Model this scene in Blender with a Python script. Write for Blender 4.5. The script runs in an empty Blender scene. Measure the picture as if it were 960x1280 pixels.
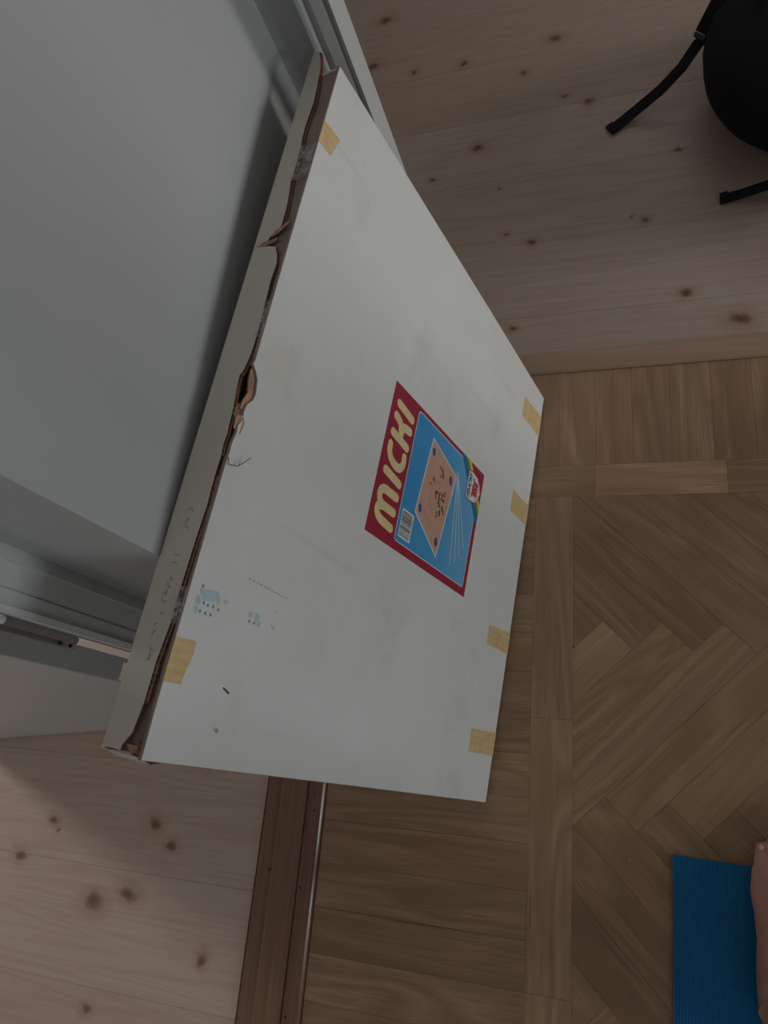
import bpy, bmesh, math, random, mathutils
from mathutils import Vector, Matrix
random.seed(7)
SC = bpy.context.scene
C = SC.collection
V = Vector

# ------------------------------------------------------------------ camera
cam_d = bpy.data.cameras.new('camera')
cam_d.sensor_fit = 'VERTICAL'; cam_d.sensor_height = 36; cam_d.lens = 900 / 1280 * 36
cam_d.clip_start = 0.01
cam = bpy.data.objects.new('camera', cam_d); C.objects.link(cam)
R = [[0.9479312488707919, -0.02198608745112947, -0.31771521740837644],
     [0.09294547159655422, -0.9350849434712992, 0.3420194260608177],
     [-0.30461038512164157, -0.3537410923993257, -0.8843527309983142]]
cam.matrix_world = Matrix(((R[0][0], -R[0][1], -R[0][2], 0), (R[1][0], -R[1][1], -R[1][2], 0),
                           (R[2][0], -R[2][1], -R[2][2], 1.3), (0, 0, 0, 1)))
SC.camera = cam
# ------------------------------------------------------------------ world, light, exposure
SC.view_settings.view_transform = 'Standard'; SC.view_settings.look = 'None'
SC.view_settings.gamma = 1; SC.view_settings.use_curve_mapping = False
SC.view_settings.exposure = -0.98
W_ = bpy.data.worlds.new('sky'); SC.world = W_; W_.use_nodes = True
bg = W_.node_tree.nodes['Background']; bg.inputs[0].default_value = (.78, .85, .95, 1); bg.inputs[1].default_value = 0.6

def area(name, loc, target, sx, sy, power, col):
    l = bpy.data.lights.new(name, 'AREA'); l.shape = 'RECTANGLE'; l.size = sx; l.size_y = sy
    l.energy = power; l.color = col
    o = bpy.data.objects.new(name, l); C.objects.link(o); o.location = loc
    o.rotation_euler = (V(target) - V(loc)).to_track_quat('-Z', 'Y').to_euler()
    return o
area('daylight_east_window', (3.0, -0.50, 0.90), (0, 0.1, 0.7), .70, .75, 35, (.92, .975, 1.0))
area('daylight_hall_window', (2.9, 1.80, 0.95), (0, 1.45, 0.0), .6, .5, 36, (1.0, .97, .95))
area('fill_south', (1.4, -2.5, 1.5), (0.2, 0.6, 1.9), 1.4, 1.3, 9, (.95, .98, 1.0))  # added soft fill, lifts the ambient level over the parquet; no known window
area('fill_hall_end', (0.3, 3.1, 1.5), (0.0, 1.2, 1.6), 1.0, 1.0, 6, (1.0, .98, .96))  # added fill lamp for the hall's ambient level, not an actual window
area('daylight_west_window', (-2.9, 0.66, 1.2), (-1.2, 0.0, 0.2), 0.26, 0.9, 24, (1.0, .97, .98))
area('fill_west_room', (-1.9, -2.45, 1.5), (-1.4, 0.0, .9), 1.0, 1.0, 6, (1.0, .96, .95))  # invented fill, brightens the shaded side of the west room

# ------------------------------------------------------------------ materials
def lin(c): return tuple(((x / 255) / 12.92 if x / 255 <= .04045 else ((x / 255 + .055) / 1.055) ** 2.4) for x in c) + (1,)
class NT:
    def __init__(s, name, rough=.5, spec=.5):
        s.m = bpy.data.materials.new(name); s.m.use_nodes = True
        s.t = s.m.node_tree; s.b = s.t.nodes['Principled BSDF']
        s.b.inputs['Roughness'].default_value = rough
        s.b.inputs['Specular IOR Level'].default_value = spec
    def n(s, ty, **k):
        o = s.t.nodes.new(ty)
        for a, v in k.items(): setattr(o, a, v)
        return o
    def l(s, a, b): s.t.links.new(a, b)
    def math(s, op, a, b=None, c=None):
        o = s.n('ShaderNodeMath', operation=op)
        for i, x in enumerate((a, b, c)):
            if x is None: continue
            if isinstance(x, (int, float)): o.inputs[i].default_value = x
            else: s.l(x, o.inputs[i])
        return o.outputs[0]
    def mix(s, f, a, b, mode='MIX'):
        o = s.n('ShaderNodeMix', data_type='RGBA', blend_type=mode)
        for i, x in ((0, f), (6, a), (7, b)):
            if isinstance(x, (int, float)): o.inputs[i].default_value = x
            elif isinstance(x, tuple): o.inputs[i].default_value = x if len(x) == 4 else x + (1,)
            else: s.l(x, o.inputs[i])
        return o.outputs[2]
    def ramp(s, f, stops):
        o = s.n('ShaderNodeValToRGB'); e = o.color_ramp.elements
        while len(e) < len(stops): e.new(.5)
        for x, (p, c) in zip(e, stops): x.position = p; x.color = c if len(c) == 4 else c + (1,)
        s.l(f, o.inputs[0]); return o.outputs[0]
    def coord(s, scale=(1, 1, 1), rnd=0, out='Object', loc=(0, 0, 0)):
        tc = s.n('ShaderNodeTexCoord'); mp = s.n('ShaderNodeMapping')
        mp.inputs['Scale'].default_value = scale; mp.inputs['Location'].default_value = loc
        src = tc.outputs[out]
        if rnd:
            oi = s.n('ShaderNodeObjectInfo'); m = s.math('MULTIPLY', oi.outputs['Random'], float(rnd))
            cx = s.n('ShaderNodeCombineXYZ'); s.l(m, cx.inputs[0]); s.l(m, cx.inputs[1]); s.l(m, cx.inputs[2])
            va = s.n('ShaderNodeVectorMath', operation='ADD'); s.l(src, va.inputs[0]); s.l(cx.outputs[0], va.inputs[1])
            src = va.outputs[0]
        s.l(src, mp.inputs[0]); return mp.outputs[0]
    def noise(s, vec, scale, detail=4, rough=.55, dist=0):
        o = s.n('ShaderNodeTexNoise'); o.inputs['Scale'].default_value = scale; o.inputs['Detail'].default_value = detail
        o.inputs['Roughness'].default_value = rough; o.inputs['Distortion'].default_value = dist
        s.l(vec, o.inputs['Vector']); return o.outputs[0]
    def bump(s, h, st, dist=.002):
        o = s.n('ShaderNodeBump'); o.inputs['Strength'].default_value = st; o.inputs['Distance'].default_value = dist
        s.l(h, o.inputs['Height']); s.l(o.outputs[0], s.b.inputs['Normal'])
    def col(s, c):
        if isinstance(c, tuple): s.b.inputs['Base Color'].default_value = c
        else: s.l(c, s.b.inputs['Base Color'])
        return s

def plain(name, c, rough=.5, spec=.5, var=.06, sc=30, bump=0, metal=0):
    t = NT(name, rough, spec); t.b.inputs['Metallic'].default_value = metal
    v = t.coord(); nz = t.noise(v, sc, 3)
    dark = tuple(x * (1 - var * 2) for x in c[:3]) + (1,); lite = tuple(min(1, x * (1 + var * 2)) for x in c[:3]) + (1,)
    t.col(t.ramp(nz, [(.3, dark), (.7, lite)]))
    if bump: t.bump(t.noise(v, sc * 6, 3), bump, .001)
    return t.m

def oak():
    t = NT('oak_parquet', .42, .4)
    # cathedral figure: bands of a stretched, distorted field
    v = t.coord((.55, 3.4, 1), rnd=37)
    field = t.noise(v, 3.0, 2, .45, .35)
    bands = t.math('FRACT', t.math('MULTIPLY', field, 8.0))
    bands = t.math('ABSOLUTE', t.math('SUBTRACT', bands, .5))
    v2 = t.coord((5, 150, 5), rnd=11); pores = t.noise(v2, 2.2, 4, .6)
    v3 = t.coord((1.5, 18, 1), rnd=23); mid = t.noise(v3, 2.0, 3, .6)
    oi = t.n('ShaderNodeObjectInfo')
    base = t.ramp(oi.outputs['Random'], [(0, (.325, .208, .126)), (.5, (.35, .228, .142)), (1, (.375, .25, .16))])
    base = t.mix(1.0, base, oi.outputs['Color'], 'MULTIPLY')
    dk = t.mix(1.0, base, (.60, .53, .47, 1), 'MULTIPLY'); lt = t.mix(1.0, base, (1.2, 1.18, 1.15, 1), 'MULTIPLY')
    f = t.ramp(bands, [(.0, (1, 1, 1)), (.30, (.45, .45, .45)), (.5, (0, 0, 0))])
    c = t.mix(t.math('MULTIPLY', f, .6), lt, dk)
    c = t.mix(t.ramp(pores, [(.28, (.75, .75, .75)), (.5, (0, 0, 0))]), c, dk)
    c = t.mix(t.ramp(mid, [(.35, (.55, .55, .55)), (.65, (0, 0, 0))]), c, t.mix(1.0, base, (.8, .76, .72, 1), 'MULTIPLY'))
    t.col(c); t.bump(pores, .12, .0006)
    return t.m

def dark_oak(name, a, b, rough=.4):
    t = NT(name, rough, .5)
    v = t.coord((2, 90, 90)); g = t.noise(v, 2.0, 4, .6)
    v2 = t.coord((1, 12, 12)); g2 = t.noise(v2, 2.0, 3, .6)
    c = t.ramp(g, [(.3, a), (.7, b)])
    c = t.mix(t.ramp(g2, [(.35, (.6, .6, .6)), (.65, (0, 0, 0))]), c, a)
    t.col(c); t.bump(g, .15, .0006); return t.m

def pine(name, knots, bright=1.0, ks=.62, soft=.0):
    t = NT(name, .5, .35)
    tc = t.n('ShaderNodeTexCoord'); P0 = tc.outputs['Object']
    wob = t.n('ShaderNodeTexNoise'); wob.inputs['Scale'].default_value = 28; t.l(P0, wob.inputs['Vector'])
    sb = t.n('ShaderNodeVectorMath', operation='SUBTRACT'); t.l(wob.outputs[1], sb.inputs[0]); sb.inputs[1].default_value = (.5, .5, .5)
    sc = t.n('ShaderNodeVectorMath', operation='SCALE'); t.l(sb.outputs[0], sc.inputs[0]); sc.inputs['Scale'].default_value = .022
    ad = t.n('ShaderNodeVectorMath', operation='ADD'); t.l(P0, ad.inputs[0]); t.l(sc.outputs[0], ad.inputs[1])
    cur = None
    for (x, y, r, e) in knots:
        mp = t.n('ShaderNodeVectorMath', operation='SUBTRACT'); t.l(ad.outputs[0], mp.inputs[0]); mp.inputs[1].default_value = (x, y, 0); r = r * ks
        ml = t.n('ShaderNodeVectorMath', operation='MULTIPLY'); t.l(mp.outputs[0], ml.inputs[0]); ml.inputs[1].default_value = (1 / (r * e), 1 / r, 0)
        ln = t.n('ShaderNodeVectorMath', operation='LENGTH'); t.l(ml.outputs[0], ln.inputs[0])
        cur = ln.outputs['Value'] if cur is None else t.math('SMOOTH_MIN', cur, ln.outputs['Value'], .4)
    # grain bends round the knots
    inv = t.math('DIVIDE', .02, t.math('ADD', cur, .35))
    sx = t.n('ShaderNodeSeparateXYZ'); t.l(P0, sx.inputs[0])
    oi = t.n('ShaderNodeObjectInfo')
    yy = t.math('ADD', sx.outputs[1], inv)
    cx = t.n('ShaderNodeCombineXYZ'); t.l(t.math('MULTIPLY', sx.outputs[0], .5), cx.inputs[0]); t.l(t.math('MULTIPLY', yy, 9.0), cx.inputs[1]); t.l(t.math('MULTIPLY', oi.outputs['Random'], 30.0), cx.inputs[2])
    g1 = t.noise(cx.outputs[0], 1.6, 3, .5, .3)
    g2 = t.math('ABSOLUTE', t.math('SUBTRACT', t.math('FRACT', t.math('MULTIPLY', g1, 11.0)), .5))
    v = t.coord((4, 120, 1), rnd=5); fine = t.noise(v, 2.0, 3, .6)
    base = t.ramp(oi.outputs['Random'], [(0, tuple(x * bright for x in (.40, .30, .235))), (.5, tuple(x * bright for x in (.42, .325, .265))), (1, tuple(x * bright for x in (.44, .345, .29)))])
    dk = t.mix(1.0, base, (.84, .77, .70, 1), 'MULTIPLY')
    c = t.mix(t.math('MULTIPLY', t.ramp(g2, [(0, (1, 1, 1)), (.25, (.25, .25, .25)), (.5, (0, 0, 0))]), .55), base, dk)
    c = t.mix(t.ramp(fine, [(.3, (.4, .4, .4)), (.55, (0, 0, 0))]), c, dk)
    halo = t.ramp(t.math('MULTIPLY', cur, .3), [(.0, (.85, .85, .85)), (.3, (.6, .6, .6)), (.42, (.28, .28, .28)), (.95, (0, 0, 0))])
    c = t.mix(halo, c, (.30, .14, .075, 1))
    core = t.ramp(cur, [(.2, (.85 - soft,) * 3), (.7, (.5 - soft * .6,) * 3), (1.15, (0, 0, 0))])
    c = t.mix(core, c, (.09, .045, .028, 1))
    t.col(c); t.bump(fine, .08, .0005)
    return t.m

def card_white(name, a, b, lines=True, stain=True):
    t = NT(name, .5, .3)
    tc = t.n('ShaderNodeTexCoord'); P0 = tc.outputs['Object']
    n1 = t.noise(P0, 3.2, 5, .6); n2 = t.noise(P0, 60, 4, .7)
    c = t.ramp(n1, [(.3, a), (.7, b)])
    if stain:
        mp = t.n('ShaderNodeVectorMath', operation='DISTANCE'); t.l(P0, mp.inputs[0]); mp.inputs[1].default_value = (.40, .735, 0)
        s1 = t.math('MULTIPLY', t.ramp(mp.outputs['Value'], [(0, (1, 1, 1)), (.05, (0, 0, 0))]), n2)
        c = t.mix(t.math('MULTIPLY', s1, .45), c, (.62, .50, .30, 1))
        n3 = t.noise(t.coord((1, 1, 1), loc=(3, 1, 0)), 5.5, 5, .65)
        c = t.mix(t.ramp(n3, [(.56, (0, 0, 0)), (.78, (.34, .34, .34))]), c, (.42, .385, .33, 1))
        n4 = t.noise(t.coord((26, 1.2, 1)), 2.0, 3, .5)
        c = t.mix(t.ramp(n4, [(.66, (0, 0, 0)), (.76, (.22, .22, .22))]), c, (.45, .43, .40, 1))
        n5 = t.noise(P0, 22, 4, .6)
        c = t.mix(t.ramp(n5, [(.68, (0, 0, 0)), (.78, (.3, .3, .3))]), c, (.4, .38, .34, 1))
    t.col(c)
    if lines:
        w = t.n('ShaderNodeTexWave'); w.bands_direction = 'X'; w.inputs['Scale'].default_value = 22; w.inputs['Distortion'].default_value = .6
        t.l(P0, w.inputs['Vector'])
        h = t.math('ADD', t.math('MULTIPLY', w.outputs[1], .35), n2)
        t.bump(h, .22, .0006)
    else: t.bump(n2, .2, .0006)
    return t.m

def corrugate(name):       # raw edge of corrugated board: flutes seen as a row of dark holes
    t = NT(name, .9, .1)
    tc = t.n('ShaderNodeTexCoord'); sx = t.n('ShaderNodeSeparateXYZ'); t.l(tc.outputs['Object'], sx.inputs[0])
    a = t.math('SINE', t.math('MULTIPLY', sx.outputs[0], 1150.0))
    n1 = t.noise(tc.outputs['Object'], 90, 4, .6)
    f = t.math('MULTIPLY', t.ramp(a, [(.55, (0, 0, 0)), (.8, (1, 1, 1))]), t.ramp(n1, [(.4, (.2, .2, .2)), (.6, (1, 1, 1))]))
    c = t.mix(f, t.ramp(n1, [(.3, (.16, .085, .05)), (.7, (.34, .2, .125))]), (.05, .028, .02, 1))
    t.col(c); return t.m

def tape(name):
    t = NT(name, .55, .4)
    v = t.coord((1, 1, 1)); n1 = t.noise(v, 45, 3, .6)
    w = t.n('ShaderNodeTexWave'); w.bands_direction = 'X'; w.inputs['Scale'].default_value = 32; w.inputs['Distortion'].default_value = 3; w.inputs['Detail Scale'].default_value = 2
    t.l(v, w.inputs['Vector'])
    c = t.ramp(n1, [(.3, (.60, .40, .17)), (.7, (.72, .53, .27))])
    c = t.mix(t.math('MULTIPLY', w.outputs[1], .3), c, (.8, .62, .38, 1))
    t.col(c); t.bump(w.outputs[1], .15, .0006); return t.m

def clear_tape():
    t = NT('clear_tape', .12, .8)
    t.b.inputs['Base Color'].default_value = (.7, .7, .7, 1)
    t.b.inputs['Alpha'].default_value = .28
    v = t.coord(); n1 = t.noise(v, 120, 4, .7)
    t.bump(n1, 1.0, .003)
    a = t.ramp(n1, [(.45, (.12, .12, .12)), (.6, (.6, .6, .6))]); t.l(a, t.b.inputs['Alpha'])
    return t.m

def mat_rubber():
    t = NT('blue_ribbed_foam', .75, .3)
    tc = t.n('ShaderNodeTexCoord'); n1 = t.noise(tc.outputs['Object'], 260, 2, .6)
    t.col(t.ramp(n1, [(.3, (.007, .13, .31)), (.7, (.011, .17, .39))])); t.bump(n1, .3, .0008); return t.m

def skin():
    t = NT('skin', .5, .4); t.b.inputs['Subsurface Weight'].default_value = .08; t.b.inputs['Subsurface Radius'].default_value = (.01, .004, .002)
    tc = t.n('ShaderNodeTexCoord'); n1 = t.noise(tc.outputs['Object'], 18, 4, .6); n2 = t.noise(tc.outputs['Object'], 260, 3, .6)
    t.col(t.ramp(n1, [(.3, (.42, .20, .155)), (.55, (.50, .27, .205)), (.75, (.55, .31, .24))])); t.bump(n2, .25, .0008); return t.m

def fabric(name, c, sc=500):
    t = NT(name, .85, .25); v = t.coord(); n1 = t.noise(v, sc, 2, .5); n2 = t.noise(v, 12, 3)
    t.col(t.ramp(n2, [(.3, tuple(x * .8 for x in c)), (.7, tuple(x * 1.2 for x in c))])); t.bump(n1, .4, .001); return t.m

M = {}
M['oak'] = oak()
M['threshold'] = dark_oak('stained_oak_threshold', (.21, .115, .068), (.32, .185, .115), .4)
M['threshold_pale'] = dark_oak('oak_threshold', (.34, .225, .145), (.43, .295, .2), .45)
M['moulding'] = dark_oak('varnished_quarter_round', (.17, .085, .048), (.26, .14, .085), .22)
M['pineN'] = pine('pine_boards_hall', [(-.32, 1.445, .017, 1.2), (-.058, 1.523, .017, 1.1), (-.113, 1.556, .009, 1.5), (-.185, 1.1355, .013, 1.3), (-.241, 1.17, .008, 1.7),
    (.124, .955, .014, 1.4), (.2166, .883, .021, 1.3), (-.22, .912, .010, 1.3), (.053, 1.155, .010, 1.1), (.125, 1.331, .010, 1.4), (-.37, 1.7426, .015, 1.2), (-.138, 1.757, .02, 1.2),
    (-.607, 1.983, .024, 1.3), (-.506, 1.749, .013, 1.1), (-.214, 1.662, .013, 1.2), (-.428, 1.366, .010, 1.2), (-.63, 1.806, .02, 1.4), (.02, 2.05, .02, 1.2), (.03, 1.17, .006, 1), (-.26, 1.30, .006, 1)])
M['pineW'] = pine('pine_boards_west', [(-1.106, -.1446, .009, 1.2), (-.87, -.128, .014, 1.2), (-.823, -.162, .009, 1.5), (-.97, -.275, .016, 1.5), (-.898, -.256, .014, 1.4),
    (-.722, -.331, .012, .9), (-1.167, -.219, .012, 1.3), (-.941, -.443, .009, 1.2), (-.80, .01, .02, 1.5), (-1.5, -.5, .02, 1.2), (-1.3, .4, .02, 1.2), (-1.09, -.163, .005, 1)], 1.5, .75, .4)
M['paint'] = plain('white_gloss_paint', (.56, .585, .575, 1), .32, .5, .015, 4, .06)
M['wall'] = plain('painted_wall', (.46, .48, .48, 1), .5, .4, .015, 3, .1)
M['wallblue'] = plain('dusky_wall', (.2, .2, .21, 1), .7, .3, .02, 3)
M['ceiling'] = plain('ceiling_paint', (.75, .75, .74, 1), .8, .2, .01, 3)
M['steel'] = plain('zinc_steel', (.6, .6, .6, 1), .3, .5, .03, 60, 0, 1)
M['dark'] = plain('dark_slot', (.02, .02, .02, 1), .8)
M['front'] = card_white('white_cardboard', (.69, .70, .68, 1), (.78, .79, .77, 1))
M['flap'] = card_white('cream_cardboard', (.68, .63, .54, 1), (.76, .71, .62, 1), stain=False)
M['endgrey'] = plain('grey_white_card', (.55, .54, .52, 1), .6, .3, .05, 20)
M['edge'] = corrugate('corrugated_edge')
M['kraft'] = plain('kraft_board', (.26, .165, .115, 1), .85, .15, .12, 60, .3)
M['kraftlight'] = plain('torn_kraft', (.5, .30, .2, 1), .9, .1, .15, 160, .4)
M['inside'] = plain('grey_brown_board', (.33, .25, .21, 1), .7, .25, .08, 25, .2)
M['tape'] = tape('masking_tape'); M['clear'] = clear_tape()
def pr(n, c, r=.35): return plain(n, c + (1,), r, .5, .03, 60)
M['crimson'] = pr('crimson_print', (.36, .022, .055)); M['cream'] = pr('cream_print', (.80, .66, .34)); M['whitep'] = pr('white_print', (.80, .82, .84))
def blue_print():
    t = NT('blue_print', .35, .5); tc = t.n('ShaderNodeTexCoord'); s = t.n('ShaderNodeSeparateXYZ'); t.l(tc.outputs['Object'], s.inputs[0])
    f = t.math('MULTIPLY', t.math('SUBTRACT', s.outputs[1], .2275), 4.4)
    t.col(t.ramp(f, [(0, (.16, .47, .76)), (.5, (.07, .37, .70)), (1, (.04, .31, .65))])); return t.m
M['blue'] = blue_print()
M['boardpink'] = pr('board_print', (.62, .37, .27)); M['navy'] = pr('navy_print', (.035, .035, .22)); M['green'] = pr('green_print', (.03, .11, .05)); M['red'] = pr('red_print', (.42, .03, .05))
M['black'] = pr('black_print', (.03, .035, .04)); M['line'] = pr('brown_line_print', (.35, .16, .12)); M['cue'] = pr('cue_print', (.66, .72, .78))
M['rb'] = pr('stripe_blue', (.015, .17, .40)); M['rg'] = pr('stripe_green', (.12, .28, .05)); M['ry'] = pr('stripe_yellow', (.75, .60, .07)); M['figred'] = pr('emblem_red', (.55, .05, .07)); M['txtblue'] = pr('badge_blue', (.02, .12, .22))
M['stamp'] = pr('faded_blue_ink', (.47, .59, .63), .5); M['stampd'] = pr('dark_blue_ink', (.16, .25, .30), .5); M['pencil'] = pr('pencil_mark', (.36, .34, .31), .5)
M['mat'] = mat_rubber(); M['skin'] = skin(); M['nail'] = plain('toenail', (.6, .38, .31, 1), .3)
M['bag'] = fabric('black_nylon', (.006, .006, .0075)); M['web'] = fabric('black_webbing', (.009, .009, .010), 900); M['plastic'] = plain('black_plastic', (.012, .012, .012, 1), .35)
M['patch'] = plain('pale_patch', (.35, .42, .45, 1), .6)
M['shirt'] = fabric('grey_cotton', (.18, .19, .21)); M['shorts'] = fabric('navy_cotton', (.02, .025, .045)); M['hair'] = fabric('brown_hair', (.05, .03, .02), 300)

# ------------------------------------------------------------------ helpers
def link(name, me, mats, parent=None, label=None, cat=None, group=None, kind=None, mw=None):
    o = bpy.data.objects.new(name, me); C.objects.link(o)
    for m in (mats if isinstance(mats, (list, tuple)) else [mats]): me.materials.append(M[m])
    if parent: o.parent = parent
    if mw is not None: o.matrix_basis = mw
    tag(o, label, cat, group, kind); return o
def tag(o, label=None, cat=None, group=None, kind=None):
    if label: o['label'] = label
    if cat: o['category'] = cat
    if group: o['group'] = group
    if kind: o['kind'] = kind
def empty(name, label, cat, mw=None, group=None):
    o = bpy.data.objects.new(name, None); C.objects.link(o); o.empty_display_size = .05
    if mw is not None: o.matrix_basis = mw
    tag(o, label, cat, group); return o
def mesh(name, vs, fs, mi=None, smooth=False):
    me = bpy.data.meshes.new(name); me.from_pydata([tuple(v) for v in vs], [], fs)
    if mi: me.polygons.foreach_set('material_index', mi)
    if smooth: me.polygons.foreach_set('use_smooth', [True] * len(fs))
    bm = bmesh.new(); bm.from_mesh(me); bmesh.ops.recalc_face_normals(bm, faces=bm.faces); bm.to_mesh(me); bm.free()
    return me
def area2(p): return sum(p[i][0] * p[(i + 1) % len(p)][1] - p[(i + 1) % len(p)][0] * p[i][1] for i in range(len(p))) / 2
def inset(p, d):
    n = len(p); out = []
    for i in range(n):
        a, b, c = V(p[i - 1][:2]), V(p[i][:2]), V(p[(i + 1) % n][:2])
        e1 = (b - a).normalized(); e2 = (c - b).normalized()
        n1 = V((-e1.y, e1.x)); n2 = V((-e2.y, e2.x)); k = 1 + n1.dot(n2)
        out.append(b + (n1 + n2) * (d / max(k, .3)))
    return out
def prism(poly, z0, z1, cham=0, topmat=0, sidemat=0):
    if area2(poly) < 0: poly = poly[::-1]
    n = len(poly); vs = [(p[0], p[1], z0) for p in poly]
    if cham:
        q = inset(poly, cham); vs += [(p[0], p[1], z1 - cham) for p in poly] + [(p[0], p[1], z1) for p in q]; L = 3
    else: vs += [(p[0], p[1], z1) for p in poly]; L = 2
    fs = [list(range(n))[::-1]]; mi = [sidemat]
    for k in range(L - 1):
        for i in range(n):
            j = (i + 1) % n; fs.append([k * n + i, k * n + j, (k + 1) * n + j, (k + 1) * n + i]); mi.append(sidemat)
    fs.append([(L - 1) * n + i for i in range(n)]); mi.append(topmat)
    return vs, fs, mi
def clip(poly, a, b, c):          # keep a*x+b*y<=c
    out = []
    for i in range(len(poly)):
        p, q = poly[i], poly[(i + 1) % len(poly)]; dp = a * p[0] + b * p[1] - c; dq = a * q[0] + b * q[1] - c
        if dp <= 0: out.append(p)
        if dp * dq < 0: t = dp / (dp - dq); out.append((p[0] + (q[0] - p[0]) * t, p[1] + (q[1] - p[1]) * t))
    return out
def boxmesh(name, x0, x1, y0, y1, z0, z1, bev=0):
    vs, fs, mi = prism([(x0, y0), (x1, y0), (x1, y1), (x0, y1)], z0, z1)
    me = mesh(name, vs, fs)
    if bev:
        bm = bmesh.new(); bm.from_mesh(me); bmesh.ops.bevel(bm, geom=list(bm.edges), offset=bev, segments=2, affect='EDGES', profile=.5); bm.to_mesh(me); bm.free()
    return me
def join(parts):
    vs, fs, mi = [], [], []
    for v, f, m in parts:
        k = len(vs); vs += list(v); fs += [[i + k for i in x] for x in f]; mi += list(m)
    return vs, fs, mi
def tube(pts, rad, seg=10, flat=1.0, up=None, cap=True):
    pts = [V(p) for p in pts]; vs = []; fs = []
    if not isinstance(rad, (list, tuple)): rad = [rad] * len(pts)
    for i, p in enumerate(pts):
        t = (pts[min(i + 1, len(pts) - 1)] - pts[max(i - 1, 0)]).normalized()
        u = V(up) if up else (V((0, 0, 1)) if abs(t.z) < .9 else V((1, 0, 0)))
        s = t.cross(u).normalized(); u2 = s.cross(t).normalized()
        for k in range(seg):
            an = 2 * math.pi * k / seg; vs.append(p + s * math.cos(an) * rad[i] + u2 * math.sin(an) * rad[i] * flat)
    for i in range(len(pts) - 1):
        for k in range(seg):
            j = (k + 1) % seg; fs.append([i * seg + k, i * seg + j, (i + 1) * seg + j, (i + 1) * seg + k])
    if cap: fs.append(list(range(seg))[::-1]); fs.append([(len(pts) - 1) * seg + k for k in range(seg)])
    return vs, fs, [0] * len(fs)
def ribbon(pts, width, thick, side):
    """flat strap along pts; side = list of unit width directions (or one)"""
    pts = [V(p) for p in pts]; vs = []; fs = []; n = len(pts)
    for i, p in enumerate(pts):
        t = (pts[min(i + 1, n - 1)] - pts[max(i - 1, 0)]).normalized()
        s = V(side[i] if isinstance(side, list) else side); s = (s - t * s.dot(t)).normalized(); u = s.cross(t).normalized()
        for (a, b) in ((-1, -1), (1, -1), (1, 1), (-1, 1)): vs.append(p + s * a * width / 2 + u * b * thick / 2)
    for i in range(n - 1):
        for k in range(4):
            j = (k + 1) % 4; fs.append([i * 4 + k, i * 4 + j, (i + 1) * 4 + j, (i + 1) * 4 + k])
    fs += [[0, 1, 2, 3], [4 * n - 4, 4 * n - 3, 4 * n - 2, 4 * n - 1]]
    return vs, fs, [0] * len(fs)

# ------------------------------------------------------------------ floors
TH = .012
floor_a = link('floor', boxmesh('f', -.60, 3.0, -2.6, .80, -.06, -TH), 'oak', label='brown oak parquet floor with herringbone field and straight border', kind='structure')
floor_b = link('floor', boxmesh('f', -2.2, 3.0, .80, 3.2, -.06, -TH), 'pineN', label='pale knotty pine board floor of the hall with the backpack', kind='structure')
floor_c = link('floor', boxmesh('f', -3.0, -.60, -2.6, .82, -.06, -TH), 'pineW', label='pale knotty pine board floor beside the open white door', kind='structure')

def plank(name, poly, grain, mat, parent, cham=.0004, top=0.0, own=True, tone=1.0):
    cx = sum(p[0] for p in poly) / len(poly); cy = sum(p[1] for p in poly) / len(poly)
    g = .0001
    if area2(poly) < 0: poly = poly[::-1]
    poly = [tuple(p) for p in inset(poly, g)]
    top += random.uniform(-.0001, .0001)
    if own:
        ca, sa = math.cos(-grain), math.sin(-grain)
        loc = [((x - cx) * ca - (y - cy) * sa, (x - cx) * sa + (y - cy) * ca) for x, y in poly]
        mw = Matrix.Translation((cx, cy, 0)) @ Matrix.Rotation(grain, 4, 'Z')
    else: loc = poly; mw = Matrix.Identity(4)
    vs, fs, mi = prism(loc, -TH, top, cham)
    o = link(name, mesh(name, vs, fs), mat, parent, mw=mw); k = tone * random.uniform(.93, 1.07); o.color = (k, k * random.uniform(.985, 1.01), k * random.uniform(.97, 1.02), 1)
    return o
def rect(x0, x1, y0, y1): return [(x0, y0), (x1, y0), (x1, y1), (x0, y1)]
H2 = math.pi / 2
XB0, XB1, YB0, YB1 = -.1625, -.0925, .5245, .589
# herringbone field (strip 68 mm x 408 mm, at 45 degrees)
w = .068; L6 = 6 * w; r2 = math.sqrt(.5)
def pq(p, q): return ((p - q) * r2, (p + q) * r2)
for n in range(-26, 24):
    for m in range(-3, 3):
        for kind in (0, 1):
            if kind == 0:
                q0 = .030 + w * n - 12 * w * m; p1 = .311 - w * n; r = (p1 - L6, p1, q0, q0 + w)
            else:
                p0 = .311 - w * (n + 1); q0 = .030 + w * (n + 1) - 12 * w * m; r = (p0, p0 + w, q0, q0 + L6)
            poly = [pq(r[0], r[2]), pq(r[1], r[2]), pq(r[1], r[3]), pq(r[0], r[3])]
            for a, b, c in ((-1, 0, -XB1), (1, 0, .95), (0, 1, YB0), (0, -1, .85)):
                poly = clip(poly, a, b, c)
                if len(poly) < 3: break
            if len(poly) < 3 or abs(area2(poly)) < 2e-4: continue
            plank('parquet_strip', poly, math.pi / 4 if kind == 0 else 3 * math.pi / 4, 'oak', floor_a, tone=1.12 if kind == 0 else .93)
# border strips
for y0, y1 in ((.117, .524 + .065), (-.291, .117), (-.698, -.291), (-.85, -.698)):
    plank('border_strip', rect(XB0, XB1, y0, min(y1, YB0)), H2, 'oak', floor_a)
xs = [-.523, -.281, -.0535, .1743, .402, .63, .86, .95]
for a, b in zip(xs, xs[1:]): plank('border_strip', rect(a, b, YB0, YB1), 0, 'oak', floor_a, tone=1.25 if a == -.0535 else .98)
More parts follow.
